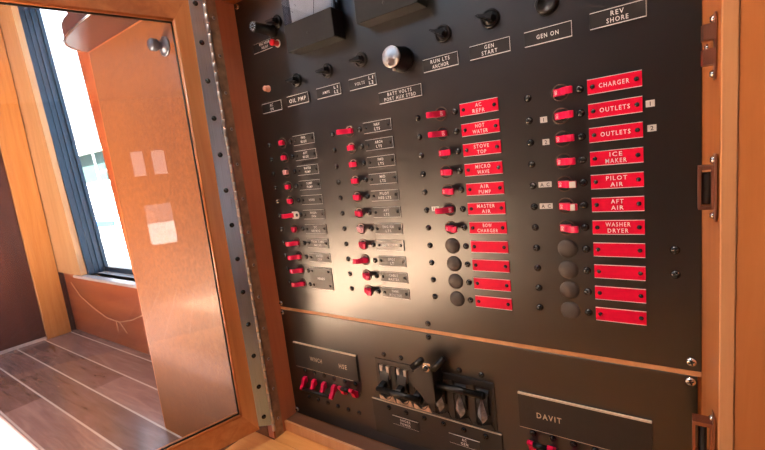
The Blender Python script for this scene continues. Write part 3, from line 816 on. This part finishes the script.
# right wall with the doorway panes that show as reflections, rear wall with windows, ceiling with an unseen hatch cut to place the sun patch
def wall_holes(axis, a, t, u0, u1, z0, z1, holes, name, mat):
    """wall in plane axis=a with rectangular openings (u0,u1,z0,z1)"""
    us = sorted({u0, u1}|{h[0] for h in holes}|{h[1] for h in holes}); zs = sorted({z0, z1}|{h[2] for h in holes}|{h[3] for h in holes})
    b = MB()
    for i in range(len(us)-1):
        for j in range(len(zs)-1):
            cu, cz = (us[i]+us[i+1])/2, (zs[j]+zs[j+1])/2
            if any(h[0] < cu < h[1] and h[2] < cz < h[3] for h in holes): continue
            if axis == 'x': b.box(a, a+t, us[i], us[i+1], zs[j], zs[j+1])
            elif axis == 'y': b.box(us[i], us[i+1], a, a+t, zs[j], zs[j+1])
            else: b.box(us[i], us[i+1], zs[j], zs[j+1], a, a+t)
    return struct(name, b, mat)
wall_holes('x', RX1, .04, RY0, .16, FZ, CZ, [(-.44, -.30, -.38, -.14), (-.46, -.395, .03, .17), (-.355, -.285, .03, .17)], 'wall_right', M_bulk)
# unseen coved headliner, shaped to put a soft haze into the glass reflection
b = MB(); cv = [(RX1-.001-.60*(1-math.cos(PI/2*i/12)), .46+(CZ-.461)*math.sin(PI/2*i/12)) for i in range(13)]
b.prism(cv+[(RX1-.001, CZ-.001)], RY0+.001, -.062, 'xz', 0, True); struct('trim_4', b, M_ceil)
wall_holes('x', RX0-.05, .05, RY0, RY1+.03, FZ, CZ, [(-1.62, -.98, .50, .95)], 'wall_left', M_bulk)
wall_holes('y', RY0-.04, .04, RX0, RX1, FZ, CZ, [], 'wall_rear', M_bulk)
wall_holes('z', CZ, .04, RX0-.05, RX1+.04, RY0-.04, .26, [(-1.53, -.06, -2.45, -1.10)], 'ceiling', M_ceil)
# thin cord hanging on the wall under the window
b = MB()
cp = [(-1.70, .150, -.42), (-1.62, .148, -.475), (-1.50, .147, -.515), (-1.38, .147, -.545), (-1.27, .147, -.548), (-1.16, .147, -.525), (-1.05, .147, -.49)]
b.tube(cp, .0022, 6); b.tube([(-1.30, .147, -.548), (-1.295, .146, -.59)], .0018, 6); b.tube([(-1.27, .147, -.548), (-1.22, .146, -.585)], .0018, 6)
tag(obj('cord', b.mesh('cord', M_cord), (0, 0, 0)), 'thin pale cord sagging across the red wall under the window', 'cord')

b = MB(); b.box(PX0+.0005, .5180, FY, -.002, -.575, -.5450); cpart('recess_floor', b, M_counter)
# unseen bench added as a sunlit bounce surface for the panel's warm glow
st = thing('sun_reflector', (-.61, -.94, FZ), 'unseen cream-topped bench added to bounce sunlight onto the black panel', 'sun_reflector')
b = MB(); b.box(-1.16, -.21, -1.56, -.42, FZ, -.60, 0, .01); obj('base', b.mesh('base', M_face), (0, 0, 0), st)
b = MB(); b.box(-1.15, -.22, -1.55, -.43, -.60, -.522, 0, .02); obj('bounce_top', b.mesh('bounce_top', plain('bounce_peach', (.86, .61, .43), .9, var=.04, vs=40)), (0, 0, 0), st)  # peach tone chosen to warm the light bounced onto the panel

# ------------------------------------------------------------------ outside
b = MB(); b.box(-140, 140, -140, 140, -3.05, -3.0); g = struct('ground', b, plain('pale_harbour_water', (.016, .024, .025), .25, var=.08, vs=.5))
M_teal = plain('teal_boathouse_paint', (.028, .060, .055), .6, var=.12, vs=3)
b = MB(); b.box(2.2, 16, -9, 3, -1.35, -1.25); struct('ground_bounce', b, plain('white_bounce_boards', (.72, .72, .70), .7, var=.1, vs=2))  # unseen white slab added so the panes reflect brightly in the door glass
sb = thing('boathouse', (-26, 12, -3), 'pale teal boathouse seen outside through the window', 'building')
b = MB(); b.box(-31, -25.6, 10, 16, -3, 2.4); obj('wall', b.mesh('wall', M_teal), (0, 0, 0), sb)
b = MB(); b.prism([(-31.3, 2.4), (-25.3, 2.4), (-28.3, 3.1)], 9.7, 16.3, 'xz'); obj('roof', b.mesh('roof', M_tape), (0, 0, 0), sb)
bt = thing('motorboat', (-21, 8.2, -3.0), 'white motorboat with a blue stripe moored outside the window', 'boat')
M_bw = plain('white_gelcoat', (.85, .87, .88), .25); M_bb = plain('blue_boot_stripe', (.03, .12, .40), .4)
b = MB()
sec = [(-27, 0.2), (-25.5, 1.0), (-22, 1.25), (-18.5, 1.2), (-17.6, 1.0)]
vs = []
for x, w in sec:
    vs += [(x, 8.2-w, -.95), (x, 8.2-w*.75, -3.0), (x, 8.2+w*.75, -3.0), (x, 8.2+w, -.95)]
fs = []
for i in range(4):
    for k in range(4):
        fs.append((i*4+k, i*4+(k+1) % 4, (i+1)*4+(k+1) % 4, (i+1)*4+k))
fs += [(0, 1, 2, 3), (16, 17, 18, 19)]
b.add(vs, fs); obj('hull', b.mesh('hull', M_bw), (0, 0, 0), bt)
b = MB(); b.box(-25.2, -18.2, 6.88, 6.93, -1.35, -1.12); obj('stripe', b.mesh('stripe', M_bb), (0, 0, 0), bt, 'blue hull stripe')
b = MB(); b.box(-24, -19.5, 7.5, 8.9, -.95, .0, 0, .2); b.box(-23.6, -20.2, 7.7, 8.7, .0, .6, 0, .2); obj('cabin', b.mesh('cabin', M_bw), (0, 0, 0), bt)
b = MB(); b.tube([(-22, 8.2, .3), (-22.6, 8.2, 5.5)], .06, 8); b.tube([(-22.1, 8.2, 1.0), (-19.5, 8.2, 1.2)], .05, 8); obj('mast', b.mesh('mast', M_sill), (0, 0, 0), bt)

# ------------------------------------------------------------------ light
w = bpy.data.worlds.new('World'); sc.world = w; w.use_nodes = True
n = w.node_tree.nodes; l = w.node_tree.links
bg = n['Background']
tc = n.new('ShaderNodeTexCoord'); sp = n.new('ShaderNodeSeparateXYZ'); l.new(tc.outputs['Generated'], sp.inputs[0])
r = ramp(n, [(.0, (.62, .80, .92)), (.12, (.95, .98, 1.0)), (.6, (.62, .80, 1.0))])
l.new(sp.outputs['Z'], r.inputs['Fac']); l.new(r.outputs['Color'], bg.inputs['Color'])
bg.inputs['Strength'].default_value = 3.2
def area(name, loc, target, sx, sy, power, col):
    d = bpy.data.lights.new(name, 'AREA'); d.shape = 'RECTANGLE'; d.size = sx; d.size_y = sy; d.energy = power; d.color = col
    o = bpy.data.objects.new(name, d); COL.objects.link(o); o.location = loc
    o.rotation_euler = (V(target)-V(loc)).to_track_quat('-Z', 'Y').to_euler(); return o
# fill added outside an unseen left-wall window, placed for the bluish sheen
area('left_window_fill', (RX0-.12, -1.3, .72), (0, -.2, 0), .6, .4, 2.5, (.80, .90, 1))
s = bpy.data.lights.new('sun', 'SUN'); s.energy = 148; s.angle = math.radians(.6); s.color = (1, .94, .84)
so = bpy.data.objects.new('sun', s); COL.objects.link(so); so.location = (-1, -3, 4)
so.rotation_euler = V((-.12, .46, -1)).to_track_quat('-Z', 'Y').to_euler()

# unseen round lamp added to brighten the counter and labels
cl = thing('fill_light', (.05, -.42, CZ-.03), 'unseen round lamp added under the ceiling to brighten the counter', 'light')
b = MB(); b.lathe((.05, -.42, CZ-.030), [(.085, 0), (.095, .008), (.095, .0295)], 'z', 32); obj('housing', b.mesh('housing', M_chrome), (0, 0, 0), cl)
m_, n_, l_, b_ = nt('fill_diffuser'); setp(b_, Roughness=.5); b_.inputs['Emission Color'].default_value = (1, .95, .88, 1); b_.inputs['Emission Strength'].default_value = 6
b = MB(); b.lathe((.05, -.42, CZ-.034), [(.0001, 0), (.075, .0005), (.080, .0039)], 'z', 32); obj('diffuser', b.mesh('diffuser', m_), (0, 0, 0), cl)
area('fill_lamp', (.05, -.42, CZ-.036), (.05, -.4199, 0), .14, .14, 8, (1, .95, .88))

# ------------------------------------------------------------------ camera
cd = bpy.data.cameras.new('camera'); cam = bpy.data.objects.new('camera', cd); COL.objects.link(cam)
cam.location = (0.49657513, -0.5002852, -0.05501524)
cam.rotation_mode = 'XYZ'; cam.rotation_euler = (1.42394797, 0.11119469, 0.60461641)
cd.sensor_fit = 'HORIZONTAL'; cd.sensor_width = 36; cd.lens = 413.331/765*36; cd.clip_start = .01; cd.clip_end = 500
sc.camera = cam
sc.view_settings.view_transform = 'Standard'; sc.view_settings.look = 'None'
sc.view_settings.gamma = 1; sc.view_settings.use_curve_mapping = False; sc.view_settings.exposure = 0
